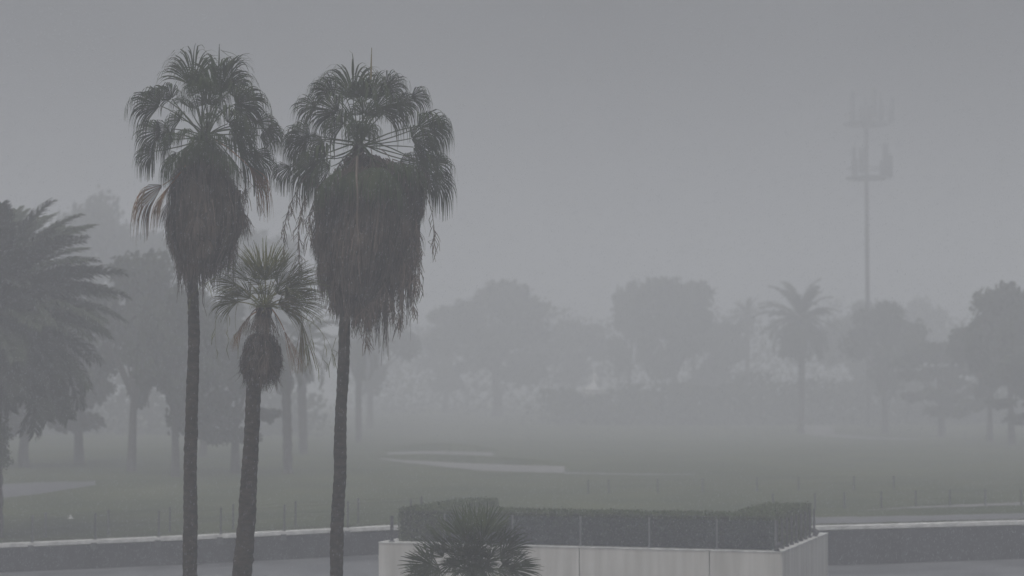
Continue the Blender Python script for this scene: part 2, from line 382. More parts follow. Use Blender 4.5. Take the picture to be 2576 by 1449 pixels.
f1 = mb.build('foliage', M['hedge'], hr); rel(hr, f1); rel(hr, cb.build('branches', M['hedge_core'], hr))
hseg  # hedge ends here

br = empty('glass_balustrade', P(0.2, 0.2), 'low clear balustrade with slim pale posts in front of the clipped hedge', 'railing')
def on_front(px, v):
    o = P(0, v); r_ = ray(px, 1340); n_ = Vector((fx.y, -fx.x, 0)); t_ = (o - Vector((0, 0, CAMZ))).dot(n_) / r_.dot(n_)
    q = Vector((0, 0, CAMZ)) + r_ * t_; return Vector((q.x, q.y, BZ))
fp = [on_front(px, 0.12) for px in (1118, 1289, 1460, 1633, 1803, 1951)]
def post(p, name='post', m='pale_metal', h=0.80, w_=0.02, parent=br):
    me = MB(); me.box(-w_, w_, -0.02, 0.02, 0, h); me.box(-w_ * 1.8, w_ * 1.8, -0.04, 0.04, 0, 0.05)
    o = me.build(name, M[m], parent); o.location = p - parent.location; o.rotation_euler = (0, 0, math.atan2(fx.y, fx.x)); return o
for p in fp: post(p)
for a, b in zip(fp, fp[1:]):
    d = (b - a).normalized(); n_ = Vector((-d.y, d.x, 0)) * .006; a2 = a + d * .03; b2 = b - d * .03
    mb = MB(); mb.prism([((a2 - n_).x, (a2 - n_).y), ((b2 - n_).x, (b2 - n_).y), ((b2 + n_).x, (b2 + n_).y), ((a2 + n_).x, (a2 + n_).y)], BZ + 0.03, BZ + 0.78)
    rel(br, mb.build('glass_pane', M['glass'], br))
# right-hand side: closely set uprights running back
sr = empty('side_railing', P(LB - .12, .15), 'row of closely set grey uprights along the right end of the hedge', 'railing')
nb = 9
for k in range(nb):
    p = P(LB - 0.14, 0.18) + dd * (k * (LD - 1.5) / (nb - 1)); p.z = BZ
    post(p, 'upright', 'metal', 0.78 , 0.028, sr)
p0 = P(LB - .14, .18); p1 = P(LB - .14, LD - 1.3)
lp = at_z(981, 1361, BZ)
one = empty('fence_post', P(0.32, 0.1), 'single dark post at the left end of the hedge on the cream block', 'post')
me = MB(); me.box(-0.045, 0.045, -0.03, 0.03, 0, 0.72); me.build('post', M['metal'], one)
me = MB(); me.box(-0.08, 0.08, -0.06, 0.06, 0, 0.035); me.build('base_plate', M['pale_metal'], one)

def spotlight(p, label, yaw, tilt, s=1.0):
    r_ = empty('spotlight', p, label, 'spotlight', rz=yaw)
    mb = MB(); mb.box(-0.07*s, 0.07*s, -0.05*s, 0.05*s, 0, 0.02*s); mb.tube([(0, 0, 0.02*s), (0, 0, 0.13*s)], 0.02*s, 6); mb.build('bracket', M['metal'], r_)
    mb = MB(); d = Vector((math.cos(tilt), 0, math.sin(tilt))); c = Vector((0, 0, 0.15*s))
    mb.tube([c - d * .10*s, c - d * .06*s, c + d * .08*s, c + d * .12*s], [0.04*s, 0.07*s, 0.08*s, 0.085*s], 10); mb.build('lamp_head', M['metal'], r_, True)
spotlight(P(LB - 0.10, 0.02), 'small dark spotlight at the front right corner of the cream block', R(-60), R(20), .9)
spotlight(C_ - dd * 1.55 - fx * 0.08, 'small dark spotlight tipped over the right edge of the cream block', R(-20), R(-35), 1.0)

# ---------------------------------------------------------------- fan palms
def bez(a, b, c, n):
    return [a * (1-t)**2 + b * 2*t*(1-t) + c * t*t for t in [i / n for i in range(n + 1)]]
G = Vector((0, 0, -1)); SEGK = [1.0]
def blade(mb, hub, d, L, spread, roll, droop, rnd, nseg=None, solid=0.5, tint=0.45, jit=0.06):
    d = d.normalized(); side = d.cross(Vector((0, 0, 1)))
    if side.length < 0.25: side = Vector((1, 0, 0)) - d * d.x
    side.normalize(); side = Matrix.Rotation(roll, 3, d) @ side; nrm = side.cross(d).normalized()
    spread = min(R(125), spread * 1.12)
    nseg = nseg or int((16 + 40 * spread / R(100)) * SEGK[0])
    da = 2 * spread / nseg; st = [0.03, 0.26, 0.44, 0.56, 0.66, 0.76, 0.88, 1.0]
    for i in range(nseg):
        a = -spread + (i + .5) * da; c0 = math.cos(a)
        l = L * (0.72 + 0.28 * max(0, c0)) * rnd.uniform(0.86, 1.1)
        dr = droop * rnd.uniform(0.7, 1.35); sol = solid * rnd.uniform(.85, 1.12)
        u = d * math.cos(a) + side * math.sin(a) + nrm * rnd.gauss(0, jit); u.normalize()
        lat = (side * math.cos(a) - d * math.sin(a)).normalized()
        p = hub.copy(); prev = 0; rows = []; tn = min(1, max(0, tint + rnd.gauss(0, .2)))
        dirv = u.copy()
        for s_ in st:
            g_ = dr * (max(0, s_ - 0.44) ** 0.8 * (s_ - prev) * 15.0 + (s_ - prev) * .35)
            dirv = (dirv + G * g_ + Vector((rnd.gauss(0, .03), rnd.gauss(0, .03), 0))).normalized()
            p = p + dirv * (s_ - prev) * l; prev = s_
            r_ = s_ * l
            if s_ <= sol: wd = r_ * da * 0.56
            else: wd = sol * l * da * 0.56 * (0.16 + 0.70 * (1 - s_) / (1 - sol))
            if s_ == 1.0: wd *= .25
            wd = max(wd, 0.003)
            rows.append([p - lat * wd, p + nrm * wd * 0.55, p + lat * wd])
        mb.quadstrip(rows, tn)
def frond(root, C0, hub, d, L, spread, roll, droop, rnd, m='leaf', name='frond', arch=0.15, label=None, tint=.45, jit=.06, pr=0.011, solid=.60):
    mb = MB(); ln = (hub - C0).length
    ctrl = hub - d.normalized() * ln * 0.5
    mb.tube(bez(C0, ctrl, hub, 7), [pr * (1.5 - .7 * k / 7) for k in range(8)], 5, tint=0.75)
    blade(mb, hub, d, L, spread, roll, droop, rnd, tint=tint, jit=jit, solid=solid)
    o = mb.build(name, M[m], root); rel(root, o)
    if label: o['label'] = label
    return o
def trunk(root, pts, Y, rnd, name='trunk', groundz=None, n=16, m='trunk'):
    """pts = (px, py, width px) from the top down, carried on to the ground"""
    P3 = [(at(a, b, Y), c * Y / F / 2) for a, b, c in pts]
    (pl, rl), (pk, rk) = P3[-1], P3[-2]
    gz = groundz if groundz is not None else 0.0
    if pl.z > gz:
        k = (pl.z - gz + 0.3) / (pk.z - pl.z); P3.append((pl + (pl - pk) * k, rl * 1.12))
    line = []
    for (p, r), (q, s_) in zip(P3, P3[1:]):
        m_ = max(2, int((p - q).length / 0.07))
        for i in range(m_): line.append((p.lerp(q, i / m_), lerp(r, s_, i / m_)))
    line.append(P3[-1]); mb = MB(); rows = []
    ph = rnd.random() * 9
    for p, r in line:
        row = []
        ring = 1 + 0.05 * math.sin(p.z * 34) + 0.06 * noise.noise(Vector((p.z * 2.2, ph, 1)))
        off = Vector((noise.noise(Vector((p.z * .8, ph, 7))), noise.noise(Vector((p.z * .8, ph, 9))), 0)) * 0.03
        for k in range(n):
            a = 2 * math.pi * k / n
            e = 1 + 0.10 * noise.noise(Vector((math.cos(a) * 2.2, math.sin(a) * 2.2, p.z * 3.5 + ph))) + (0.10 if rnd.random() < 0.012 else 0)
            row.append(p + off + Vector((math.cos(a), math.sin(a), 0)) * r * ring * e)
        rows.append(row)
    mb.quadstrip(rows, close=True)
    return rel(root, mb.build(name, M[m], root, True)), line[-1][0]
def skirt(root, prof, Y, rnd, nstrip, tw=0.020, L0=0.35, L1=1.0, name='thatch_skirt', core=0.76):
    """prof = (py, left px, right px) from the top down"""
    rows = [(at((l + r) / 2, y, Y), (r - l) / 2 * Y / F) for y, l, r in prof]
    zs = [(c.z, c.x, r) for c, r in rows][::-1]
    def at_h(z): return interp([(a, b) for a, b, c in zs], z), interp([(a, c) for a, b, c in zs], z)
    sd_ = rnd.random() * 50
    def lump(a, z): return 1 + 0.13 * noise.noise(Vector((math.cos(a) * 1.7, math.sin(a) * 1.7, z * 1.6 + sd_))) + 0.07 * noise.noise(Vector((math.cos(a) * 5, math.sin(a) * 5, z * 2.6 + sd_)))
    z0, z1 = zs[0][0], zs[-1][0]; cy = rows[0][0].y
    mb = MB(); rr = []
    for k in range(25):
        z = lerp(z0, z1, k / 24); cx, r = at_h(z)
        rr.append([Vector((cx + math.cos(a) * r * core * (1 + .1 * noise.noise(Vector((math.cos(a) * 2, math.sin(a) * 2, z * 2)))),
                           cy + math.sin(a) * r * core * .9, z)) for a in [2 * math.pi * j / 20 for j in range(20)]])
    mb.quadstrip(rr, 0.1, True); rel(root, mb.build('skirt_core', M['thatch_core'], root, True))
    mb = MB()
    for i in range(nstrip):
        z = lerp(z0, z1, rnd.random() ** 0.85 * 1.0); a = rnd.uniform(0, 2 * math.pi); cx, r = at_h(z)
        r *= (rnd.uniform(0.80, 1.05) + (rnd.uniform(0, .12) if rnd.random() < .2 else 0)) * lump(a, z); l = rnd.uniform(L0, L1) ; l = max(.12, min(l, z - z0 + rnd.uniform(0, .30))); wd = tw * rnd.uniform(.35, 1.2)
        tn = min(1, max(0, 0.36 + 0.75 * noise.noise(Vector((a * 2.6, z * 1.3, 4))) + rnd.gauss(0, .24)))
        ta = Vector((-math.sin(a), math.cos(a), 0)); out = Vector((math.cos(a), math.sin(a) * .9, 0))
        ta = (ta * math.cos(.5) + out * rnd.uniform(-.6, .6)).normalized(); p = Vector((cx, cy, z)) + out * r
        rws = []; fl = rnd.gauss(0.02, .12); sw = rnd.gauss(0, .06)
        for k in range(5):
            tt = k / 4; zz = z - l * tt; cx2, r2 = at_h(max(z0, zz)); rad = lerp(r, min(r, r2 * lump(a, zz) * rnd.uniform(.94, 1.05)), .75) + fl * tt * tt * .6
            q = Vector((lerp(cx, cx2, .8), cy, zz)) + out * rad + ta * sw * tt
            w_ = wd * (1 - tt * .75); rws.append([q - ta * w_, q + ta * w_])
        mb.quadstrip(rws, tn)
    o = rel(root, mb.build(name, M['thatch'], root)); o['kind'] = 'stuff'; return o
def dead_fronds(root, prof, Y, rnd, n):
    """old fan leaves hanging in layers over the thatch"""
    for i in range(n):
        py = rnd.uniform(prof[0][0] + 10, prof[-1][0] - 60); l = interp([(a, b) for a, b, c in prof], py); r_ = interp([(a, c) for a, b, c in prof], py)
        a = rnd.uniform(math.pi, 2 * math.pi) if rnd.random() < .75 else rnd.choice((0, math.pi)) + rnd.gauss(0, .25)
        rad = (r_ - l) / 2 * Y / F * rnd.uniform(.80, .95); c = at((l + r_) / 2, py, Y)
        hub = c + Vector((math.cos(a) * rad, math.sin(a) * rad * .9, 0)); C_in = c + Vector((math.cos(a) * rad * .5, math.sin(a) * rad * .45, .25))
        d = Vector((math.cos(a) * .45, math.sin(a) * .45, -1)).normalized()
        m = 'thatch'
        frond(root, C_in, hub, d, rnd.uniform(.38, .62), R(rnd.uniform(28, 48)), rnd.uniform(-.5, .5), rnd.uniform(.5, 1.2), rnd, m, name='dead_frond', tint=rnd.uniform(.25, .75), jit=.12, pr=.008)
def strand(root, pts, Y, r0, m, name='flower_stalk', twigs=0, rnd=None, spread=0.10):
    pp = [at(a, b, Y + (c if len(q) > 2 else 0)) for q in pts for a, b, c in [(q + (0,))[:3]]]
    sm = []
    for i in range(len(pp) - 1):
        for k in range(4): sm.append(pp[i].lerp(pp[i+1], k / 4))
    sm.append(pp[-1])
    for _ in range(2): sm = [sm[0]] + [(sm[i-1] + sm[i] * 2 + sm[i+1]) / 4 for i in range(1, len(sm)-1)] + [sm[-1]]
    mb = MB(); mb.tube(sm, [r0 * (1 - .75 * i / len(sm)) for i in range(len(sm))], 5, tint=.6)
    for i in range(twigs):
        k = rnd.randrange(len(sm) // 4, len(sm)); b = sm[k]; l = rnd.uniform(.12, .4)
        e = b + Vector((rnd.gauss(0, spread), rnd.gauss(0, spread), -l)); mid = (b + e) / 2 + Vector((rnd.gauss(0, .03), 0, .02))
        mb.quadstrip([[b - Vector((.004, 0, 0)), b + Vector((.004, 0, 0))], [mid - Vector((.007, 0, 0)), mid + Vector((.007, 0, 0))], [e - Vector((.003, 0, 0)), e + Vector((.003, 0, 0))]], rnd.random())
    return rel(root, mb.build(name, M[m], root))
def fringe(root, top, Y, rnd, n, L0=.3, L1=.9, wd=.007, dep=.5):
    """loose hanging fibres below a line of (px, py) points"""
    mb = MB()
    for i in range(n):
        px = rnd.uniform(top[0][0], top[-1][0]); py = interp(top, px) + abs(rnd.gauss(0, 18)); p = at(px, py, Y + rnd.uniform(-dep, dep)); l = rnd.uniform(L0, L1) * (.5 + .9 * abs(noise.noise(Vector((px * .05, 3, 1)))) * 2)
        dx = rnd.gauss(0, .05); rows = []; w_ = wd * rnd.uniform(.5, 1.6)
        for k in range(5):
            t_ = k / 4; q = p + Vector((dx * t_ * t_ + .012 * math.sin(k * 2 + i), 0, -l * t_)); e = Vector((w_ * (1 - .7 * t_), 0, 0)); rows.append([q - e, q + e])
        mb.quadstrip(rows, min(1, max(0, rnd.gauss(.3, .2))))
    o = rel(root, mb.build('hanging_fibres', M['thatch'], root)); o['kind'] = 'stuff'; return o
def pdir(ang, tow): return Vector((math.cos(ang) * math.cos(tow), -math.sin(tow), math.sin(ang) * math.cos(tow)))

def fan_palm(name, label, Y, cpx, trunkpts, prof, specs, seed, conv, m='leaf', nstrip=2600, group=None, extra=14, droopk=1.0, Lx=1.16, tw=.02, gz=-0.3, skirtL=(.35, 1.0), jit=.04, group_name=None):
    rnd = random.Random(seed); C0 = at(*cpx, Y)
    base = at(trunkpts[-1][0], trunkpts[-1][1], Y); base.z = gz
    root = empty(name, (base.x, base.y, gz), label, 'palm tree', group)
    trunk(root, [(cpx[0], cpx[1], trunkpts[0][2])] + trunkpts, Y, rnd, groundz=gz)
    if prof:
        skirt(root, prof, Y, rnd, nstrip, tw=tw, L0=skirtL[0], L1=skirtL[1])
        if nstrip > 2000: dead_fronds(root, prof, Y, rnd, nstrip // 90)
    sc_, ox, oy = conv
    for s_ in specs:
        hx, hy, ang, L, spr, roll, droop, dy = s_[:8]; mm = s_[8] if len(s_) > 8 else m
        hx_ = ox + hx * sc_
        if droopk == 1.0: hx_ = cpx[0] + (hx_ - cpx[0]) * 1.09
        hub = at(hx_, oy + hy * sc_, Y + dy); lab = s_[9] if len(s_) > 9 else None
        c = C0 + Vector((rnd.gauss(0, .04), rnd.gauss(0, .04), rnd.gauss(0, .05)))
        ln = (hub - c).length
        tow = max(-1.0, min(1.0, -dy / max(.3, ln))) * 0.8
        frond(root, c, hub, pdir(R(ang), tow), L * sc_ * Y / F * Lx, R(spr), R(roll), (max(.75, droop) if droopk == 1.0 else droop * droopk), rnd, mm, tint=rnd.uniform(.3, .6), label=lab, jit=jit)
    return root, C0, rnd

YP = 38.0
# left tall palm: hub px, hub py, angle, length, spread, roll, droop, depth offset
z1 = (0.4352, 268.3, 80.5)
left_specs = [
 (505, 310, 103, 245, 48, 10, 0.5, -.1), (480, 300, 112, 210, 40, 20, 0.7, .25), (632, 372, 92, 300, 52, 0, .35, .1), (660, 350, 76, 270, 45, -10, .6, -.1),
 (560, 330, 80, 160, 85, 0, 2.4, -.85), (540, 350, 120, 150, 80, 10, 2.2, -.8), (610, 340, 60, 190, 80, 0, 2.0, .7),
 (392, 385, 128, 160, 75, 45, 1.2, -.2), (330, 425, 158, 250, 62, 55, 1.5, -.2), (345, 380, 150, 200, 60, -50, 1.5, .5),
 (440, 505, 170, 150, 70, 50, 1.9, -.5), (335, 575, 176, 215, 70, 50, 1.8, -.1), (300, 690, 190, 175, 75, 55, 2.2, -.2),
 (730, 415, 22, 270, 65, -55, 1.4, -.2), (690, 350, 40, 200, 60, -40, 1.4, .3), (720, 430, 10, 230, 60, -60, 1.7, .4),
 (690, 530, 15, 260, 75, -50, 1.8, -.6), (840, 520, 5, 190, 55, -50, 1.6, .1), (730, 625, 0, 230, 75, -45, 2.0, -.3), (860, 600, -5, 150, 65, -50, 1.9, .3),
 (700, 560, 10, 240, 70, -50, 1.9, .5), (400, 620, 185, 170, 75, 45, 2.3, -.6), (640, 590, -10, 140, 80, -20, 2.4, -.8), (470, 580, 165, 120, 85, 30, 2.4, -.7),
 (800, 775, -45, 300, 38, -40, 1.6, -.2, 'leaf_rust', 'rusty brown drooping frond'), (345, 885, 215, 330, 50, 30, 1.5, -.5, 'leaf_rust', 'rust and green drooping frond'),
 (760, 700, -30, 240, 60, -50, 2.0, .1), (390, 880, 235, 260, 46, 20, 1.2, -.5, 'leaf_rust', 'rusty dead frond against the thatch'), (420, 700, 215, 210, 60, 30, 2.0, -.5), (820, 700, -20, 230, 60, -50, 2.2, .2),
 (560, 620, 262, 150, 60, 0, 1.2, -.6), (500, 640, 240, 170, 60, 20, 1.4, -.7), (620, 640, 290, 160, 60, -20, 1.4, -.7), (680, 690, 310, 220, 55, -30, 1.5, -.6), (440, 690, 230, 200, 60, 30, 1.5, -.6),
 (540, 620, 60, 150, 85, 0, 2.8, -.9),
 (490, 440, 115, 170, 60, 15, 1.3, .6), (610, 430, 65, 170, 60, -15, 1.3, .6), (590, 500, 70, 110, 80, 0, 2.2, -.8), (600, 330, 96, 200, 50, 0, .8, .5), (540, 300, 100, 150, 80, 0, 1.6, -.5), (580, 420, 88, 150, 80, 0, 1.8, -.6),
 (900, 560, -5, 150, 60, -50, 2.0, .0), (380, 560, 175, 160, 70, 50, 2.0, .5),
]
lp_, LC, rl = fan_palm('tall_fan_palm', 'leftmost tall fan palm, thick brown thatch skirt, crown reaching highest at left', YP, (515, 350),
    [(497, 600, 30), (487, 700, 27), (486, 800, 28), (484, 950, 30), (480, 1150, 33), (479, 1300, 35), (480, 1449, 37)],
    [(375, 470, 560), (400, 445, 572), (440, 430, 585), (480, 422, 600), (520, 420, 611), (560, 421, 609), (590, 424, 598), (620, 432, 583), (650, 446, 560), (672, 462, 535)],
    left_specs, 21, z1, group='tall fan palms')
for pts, tw_ in (([(560, 380), (610, 440), (625, 500), (622, 570)], 14), ([(570, 385), (640, 470), (655, 520)], 10), ([(540, 400), (600, 470), (612, 540), (630, 590)], 12)):
    strand(lp_, [(a, b, -.3) for a, b in pts], YP, .008, 'thatch', twigs=tw_, rnd=rl)
strand(lp_, [(560, 128, 0), (590, 135, 0), (612, 160, 0), (628, 170, 0)], YP, .005, 'leaf', name='loose_leaf_strand'); strand(lp_, [(555, 125, 0), (580, 145, 0), (605, 165, 0)], YP, .005, 'leaf', name='loose_leaf_strand')

fringe(lp_, [(440, 640), (480, 672), (535, 668), (575, 640), (600, 600)], YP, rl, 260, .2, .55)
fringe(lp_, [(560, 470), (600, 480), (625, 450)], YP, rl, 60, .3, .8)
z2 = (0.5465, 657.4, 80.5)
right_specs = [
 (425, 305, 98, 195, 55, 0, .45, 0), (395, 300, 112, 175, 40, 10, .7, .2), (345, 290, 132, 165, 60, 35, 1.2, -.1), (330, 270, 140, 130, 45, -30, 1.3, .4),
 (360, 370, 150, 200, 62, 50, 1.5, -.3), (270, 345, 165, 150, 58, 50, 1.6, .1), (385, 430, 160, 150, 75, 45, 1.9, -.5), (350, 400, 155, 130, 70, 40, 1.8, .5),
 (500, 310, 82, 160, 55, 0, .7, .1), (540, 300, 60, 150, 50, -10, 1.0, .2), (560, 265, 48, 150, 55, -40, 1.4, -.1), (520, 350, 25, 230, 62, -50, 1.4, -.3), (560, 350, 35, 170, 60, -40, 1.5, .4),
 (670, 300, 18, 130, 55, -50, 1.7, 0), (610, 330, 12, 150, 60, -55, 1.6, .3),
 (245, 475, 172, 190, 68, 50, 1.8, -.1), (230, 500, 185, 170, 60, 50, 1.9, .4), (310, 580, 172, 220, 75, 45, 1.9, -.4), (270, 600, 195, 210, 70, 50, 2.1, 0), (300, 540, 110, 90, 60, 0, 1.0, .1),
 (440, 445, 80, 120, 85, 0, 2.7, -.9), (480, 450, 60, 110, 80, 0, 2.6, -.8), (460, 480, 90, 140, 80, 0, 2.6, -.7),
 (700, 440, 22, 200, 62, -50, 1.6, -.1), (740, 430, 5, 180, 55, -50, 1.8, .3), (670, 490, 10, 190, 68, -50, 1.9, -.3), (680, 530, -5, 190, 70, -45, 2.0, .2), (760, 600, 0, 150, 68, -50, 2.0, -.1), (700, 590, -20, 200, 68, -50, 2.1, -.3),
 (650, 640, -5, 170, 75, -40, 2.3, -.5), (600, 620, -10, 180, 75, -30, 2.4, -.7), (560, 630, -40, 220, 70, -20, 2.0, -.8), (700, 660, -15, 160, 70, -50, 2.3, 0),
 (510, 620, 280, 170, 60, 0, 1.4, -.9), (420, 640, 250, 150, 60, 10, 1.5, -.8), (360, 640, 220, 220, 65, 30, 1.8, -.7), (330, 620, 200, 200, 70, 40, 2.0, -.4),
 (760, 650, -40, 190, 50, -50, 2.2, .1), (160, 620, 200, 130, 60, 50, 2.0, .2), (620, 600, 20, 170, 70, -40, 2.4, .6), (300, 500, 165, 150, 70, 40, 2.2, .6),
 (400, 400, 118, 160, 60, 10, 1.3, .6), (500, 400, 70, 160, 60, -10, 1.3, .6), (455, 330, 92, 180, 50, 0, .8, .5), (460, 300, 95, 150, 80, 0, 1.6, -.5), (470, 380, 80, 150, 80, 0, 1.8, -.6),
]
rp_, RC, rr_ = fan_palm('tall_fan_palm', 'right-hand tall fan palm, broadest thatch skirt with pale stalk down its front', YP + .6, (905, 365),
    [(885, 600, 30), (870, 740, 27), (866, 850, 29), (862, 1000, 29), (856, 1100, 31), (852, 1200, 32), (848, 1330, 33), (845, 1449, 34)],
    [(390, 870, 950), (415, 845, 1020), (440, 830, 1062), (480, 812, 1072), (520, 800, 1062), (580, 794, 1052), (640, 796, 1036), (680, 808, 1012), (710, 822, 985), (740, 836, 955), (765, 850, 925)],
    right_specs, 34, z2, group='tall fan palms', nstrip=4200, skirtL=(.35, 1.1))
strand(rp_, [(933, 200, -.2), (934, 160, -.2), (935, 120, -.2)], YP + .6, .022, 'leaf_yellow', name='spear_leaf')
strand(rp_, [(899, 395, -1.4), (896, 440, -1.6), (900, 500, -1.7), (897, 560, -1.75), (904, 620, -1.7), (902, 670, -1.6), (907, 715, -1.5)], YP + .6, .026, 'stalk', name='dead_stalk')
for pts, tw_ in (([(800, 480), (800, 560), (795, 600)], 8), ([(770, 440), (735, 500), (717, 560), (714, 620)], 26), ([(790, 450), (760, 510), (751, 580), (753, 660)], 34), ([(800, 470), (782, 530), (775, 600)], 22),
                 ([(1050, 440), (1085, 520), (1093, 580), (1094, 620)], 12), ([(1040, 500), (1052, 600), (1050, 690)], 30),
                 ([(1000, 600), (1020, 680), (1010, 740), (1005, 800)], 40), ([(1010, 640), (1045, 700), (1040, 770)], 34), ([(960, 700), (985, 760), (1003, 810)], 26),
                 ([(975, 700), (950, 745), (920, 775), (888, 805)], 34), ([(970, 710), (945, 760), (925, 800)], 30), ([(900, 740), (915, 800), (922, 860)], 26), ([(880, 740), (870, 790), (865, 800)], 8),
                 ([(850, 720), (838, 740), (832, 765)], 12), ([(1020, 560), (1056, 640), (1052, 720)], 26)):
    strand(rp_, [(a, b, -.5) for a, b in pts], YP + .6, .011, 'thatch', twigs=int(tw_ * 1.6), rnd=rr_, spread=.07)

fringe(rp_, [(800, 660), (850, 720), (900, 760), (950, 750), (1000, 700), (1050, 610)], YP + .6, rr_, 620, .3, .85)
fringe(rp_, [(940, 640), (1000, 600), (1056, 560)], YP + .6, rr_, 300, .5, 1.15)
fringe(rp_, [(790, 470), (820, 440)], YP + .6, rr_, 50, .4, .9); fringe(rp_, [(1045, 430), (1080, 430)], YP + .6, rr_, 60, .3, .8)
z3 = (0.287, 469.6, 590.3)
short_specs = [
 (640, 400, 104, 270, 50, 0, .15, .1), (690, 390, 92, 290, 45, 0, .1, -.1), (740, 400, 78, 270, 48, 0, .15, .1), (780, 390, 62, 260, 42, -10, .2, 0), (610, 400, 118, 220, 40, 10, .2, -.1),
 (690, 400, 85, 180, 70, 0, .8, -.4), (640, 440, 120, 160, 70, 0, .8, -.4),
 (540, 410, 136, 220, 42, 30, .3, 0), (440, 445, 158, 200, 42, 40, .45, 0), (560, 560, 148, 210, 50, 40, .5, -.2), (520, 500, 142, 170, 40, 30, .4, .2), (450, 590, 178, 240, 45, 45, .9, 0),
 (870, 405, 34, 230, 42, -30, .3, 0), (850, 480, 18, 320, 45, -40, .3, .1), (800, 450, 45, 200, 55, -20, .5, -.2), (790, 520, 25, 220, 60, -30, .8, -.3), (900, 590, 6, 280, 38, -45, .35, 0), (850, 500, 8, 230, 50, -40, .8, .2),
 (800, 610, -4, 260, 52, -40, .8, -.2, 'leaf_yellow', 'yellowing drooping frond'), (820, 640, -12, 270, 45, -40, .9, -.1), (640, 520, 60, 150, 80, 0, 1.2, -.4),
 (490, 800, 248, 200, 36, 30, .5, -.2, 'leaf_rust', 'rusty orange dead frond'), (855, 840, 292, 310, 16, 0, .3, -.1, 'leaf_rust', 'narrow rust-brown dead frond'), (1010, 760, 275, 360, 13, 0, .2, .1, 'leaf_yellow', 'pale yellow hanging dead frond'),
 (560, 700, 245, 200, 24, 20, .4, -.3, 'thatch'), (740, 720, 275, 170, 20, 0, .3, -.2, 'thatch'), (610, 690, 258, 190, 20, 10, .4, -.2, 'thatch'), (650, 700, 265, 170, 24, 0, .3, -.3, 'thatch'), (700, 700, 280, 190, 20, 0, .3, -.25, 'thatch'), (770, 690, 290, 200, 16, 0, .4, 0, 'thatch'), (580, 680, 235, 190, 16, 0, .6, 0, 'leaf_yellow'), (680, 640, 80, 170, 70, 0, 1.6, -.4), (860, 560, 10, 230, 50, -30, .8, -.3), (480, 520, 165, 200, 46, 30, .8, -.2),
]
sp_, SC, rs = fan_palm('short_fan_palm', 'short fan palm between the two tall ones with small thatch skirt and leaning trunk', YP - 1.0, (664, 768),
    [(664, 785, 40), (662, 815, 34), (658, 840, 36), (650, 880, 34), (640, 960, 36), (635, 1050, 38), (630, 1150, 40), (622, 1300, 44), (608, 1449, 50)],
    [(838, 636, 682), (848, 622, 694), (870, 612, 705), (895, 606, 710), (920, 605, 709), (940, 610, 702), (952, 618, 695)],
    short_specs, 55, z3, m='leaf_young', Lx=1.22, droopk=.4, nstrip=1500, skirtL=(.15, .42), tw=.013, jit=.10)
for pts in ([(690, 775), (740, 785), (790, 815), (822, 850), (845, 905)], [(700, 770), (760, 775), (800, 800), (835, 820)], [(705, 775), (770, 790), (785, 850), (797, 925)], [(720, 780), (790, 810), (820, 850), (808, 920)],
            [(560, 745), (545, 780), (540, 840), (545, 890)], [(580, 755), (570, 800), (575, 860)], [(540, 700), (505, 720), (470, 760)], [(755, 700), (800, 712), (835, 722)], [(845, 850), (836, 880), (832, 905)], [(600, 750), (590, 800), (596, 850)], [(730, 780), (765, 830), (775, 900)]):
    strand(sp_, [(a, b, -.1) for a, b in pts], YP - 1.0, .006, 'leaf_young', name='flower_stalk', twigs=3, rnd=rs, spread=.05)

z4 = (0.2343, 905.6, 1207.5)
fore_specs = [
 (770, 905, 178, 320, 88, 72, .05, -.2), (860, 960, 200, 260, 80, 70, .1, .1), (910, 720, 128, 350, 55, 10, .15, 0), (900, 830, 143, 330, 50, 40, .15, -.2), (980, 640, 118, 300, 45, 10, .1, .2),
 (1120, 620, 102, 330, 50, 0, .1, 0), (1230, 580, 92, 330, 55, 0, .1, .2), (1340, 600, 78, 330, 50, 0, .15, 0), (1450, 620, 62, 300, 50, -10, .3, .2), (1500, 700, 45, 330, 55, -30, .4, 0),
 (1560, 760, 28, 310, 55, -40, .35, -.1), (1500, 850, 8, 320, 70, -60, .25, -.1), (1600, 950, -2, 370, 50, -60, .25, -.2), (1480, 960, -12, 300, 60, -60, .3, 0), (1250, 800, 90, 240, 100, 0, .8, -.7),
 (1100, 820, 120, 260, 90, 0, .7, -.6), (1400, 820, 60, 260, 90, 0, .7, -.6), (1200, 950, 270, 220, 90, 0, .3, -.7), (1000, 900, 200, 240, 80, 40, .4, -.5), (1350, 950, 300, 240, 80, 0, .3, -.6), (1050, 980, 230, 250, 70, 20, .3, -.3),
 (1150, 700, 105, 280, 70, 0, .3, -.3), (1300, 700, 80, 290, 70, 0, .3, -.3), (1420, 720, 55, 280, 65, -10, .4, -.3), (1020, 760, 130, 280, 60, 20, .3, -.3), (700, 1010, 190, 260, 60, 60, .2, .1), (1300, 880, 330, 260, 80, -40, .5, -.5),
 (1180, 860, 75, 260, 110, 0, .6, -.9), (1080, 900, 130, 240, 110, 20, .6, -.85), (1330, 900, 60, 240, 110, -20, .6, -.85), (1100, 770, 98, 190, 105, 0, .5, -.95), (1240, 770, 85, 190, 105, 0, .5, -.95), (1010, 900, 150, 200, 105, 20, .5, -.7), (1280, 950, 75, 210, 110, 0, .5, -1.0), (1130, 970, 105, 220, 110, 0, .5, -1.0), (930, 780, 135, 180, 90, 10, .5, -.5),
]
SEGK[0] = 0.62
fp_, FC, rf = fan_palm('low_fan_palm', 'low bushy fan palm in front of the cream planter block', 36.0, (1200, 1440),
    [(1200, 1470, 46), (1200, 1600, 50)], None, fore_specs, 77, z4, m='leaf_low', Lx=1.05, droopk=.3, nstrip=0, jit=.05, gz=-0.2)

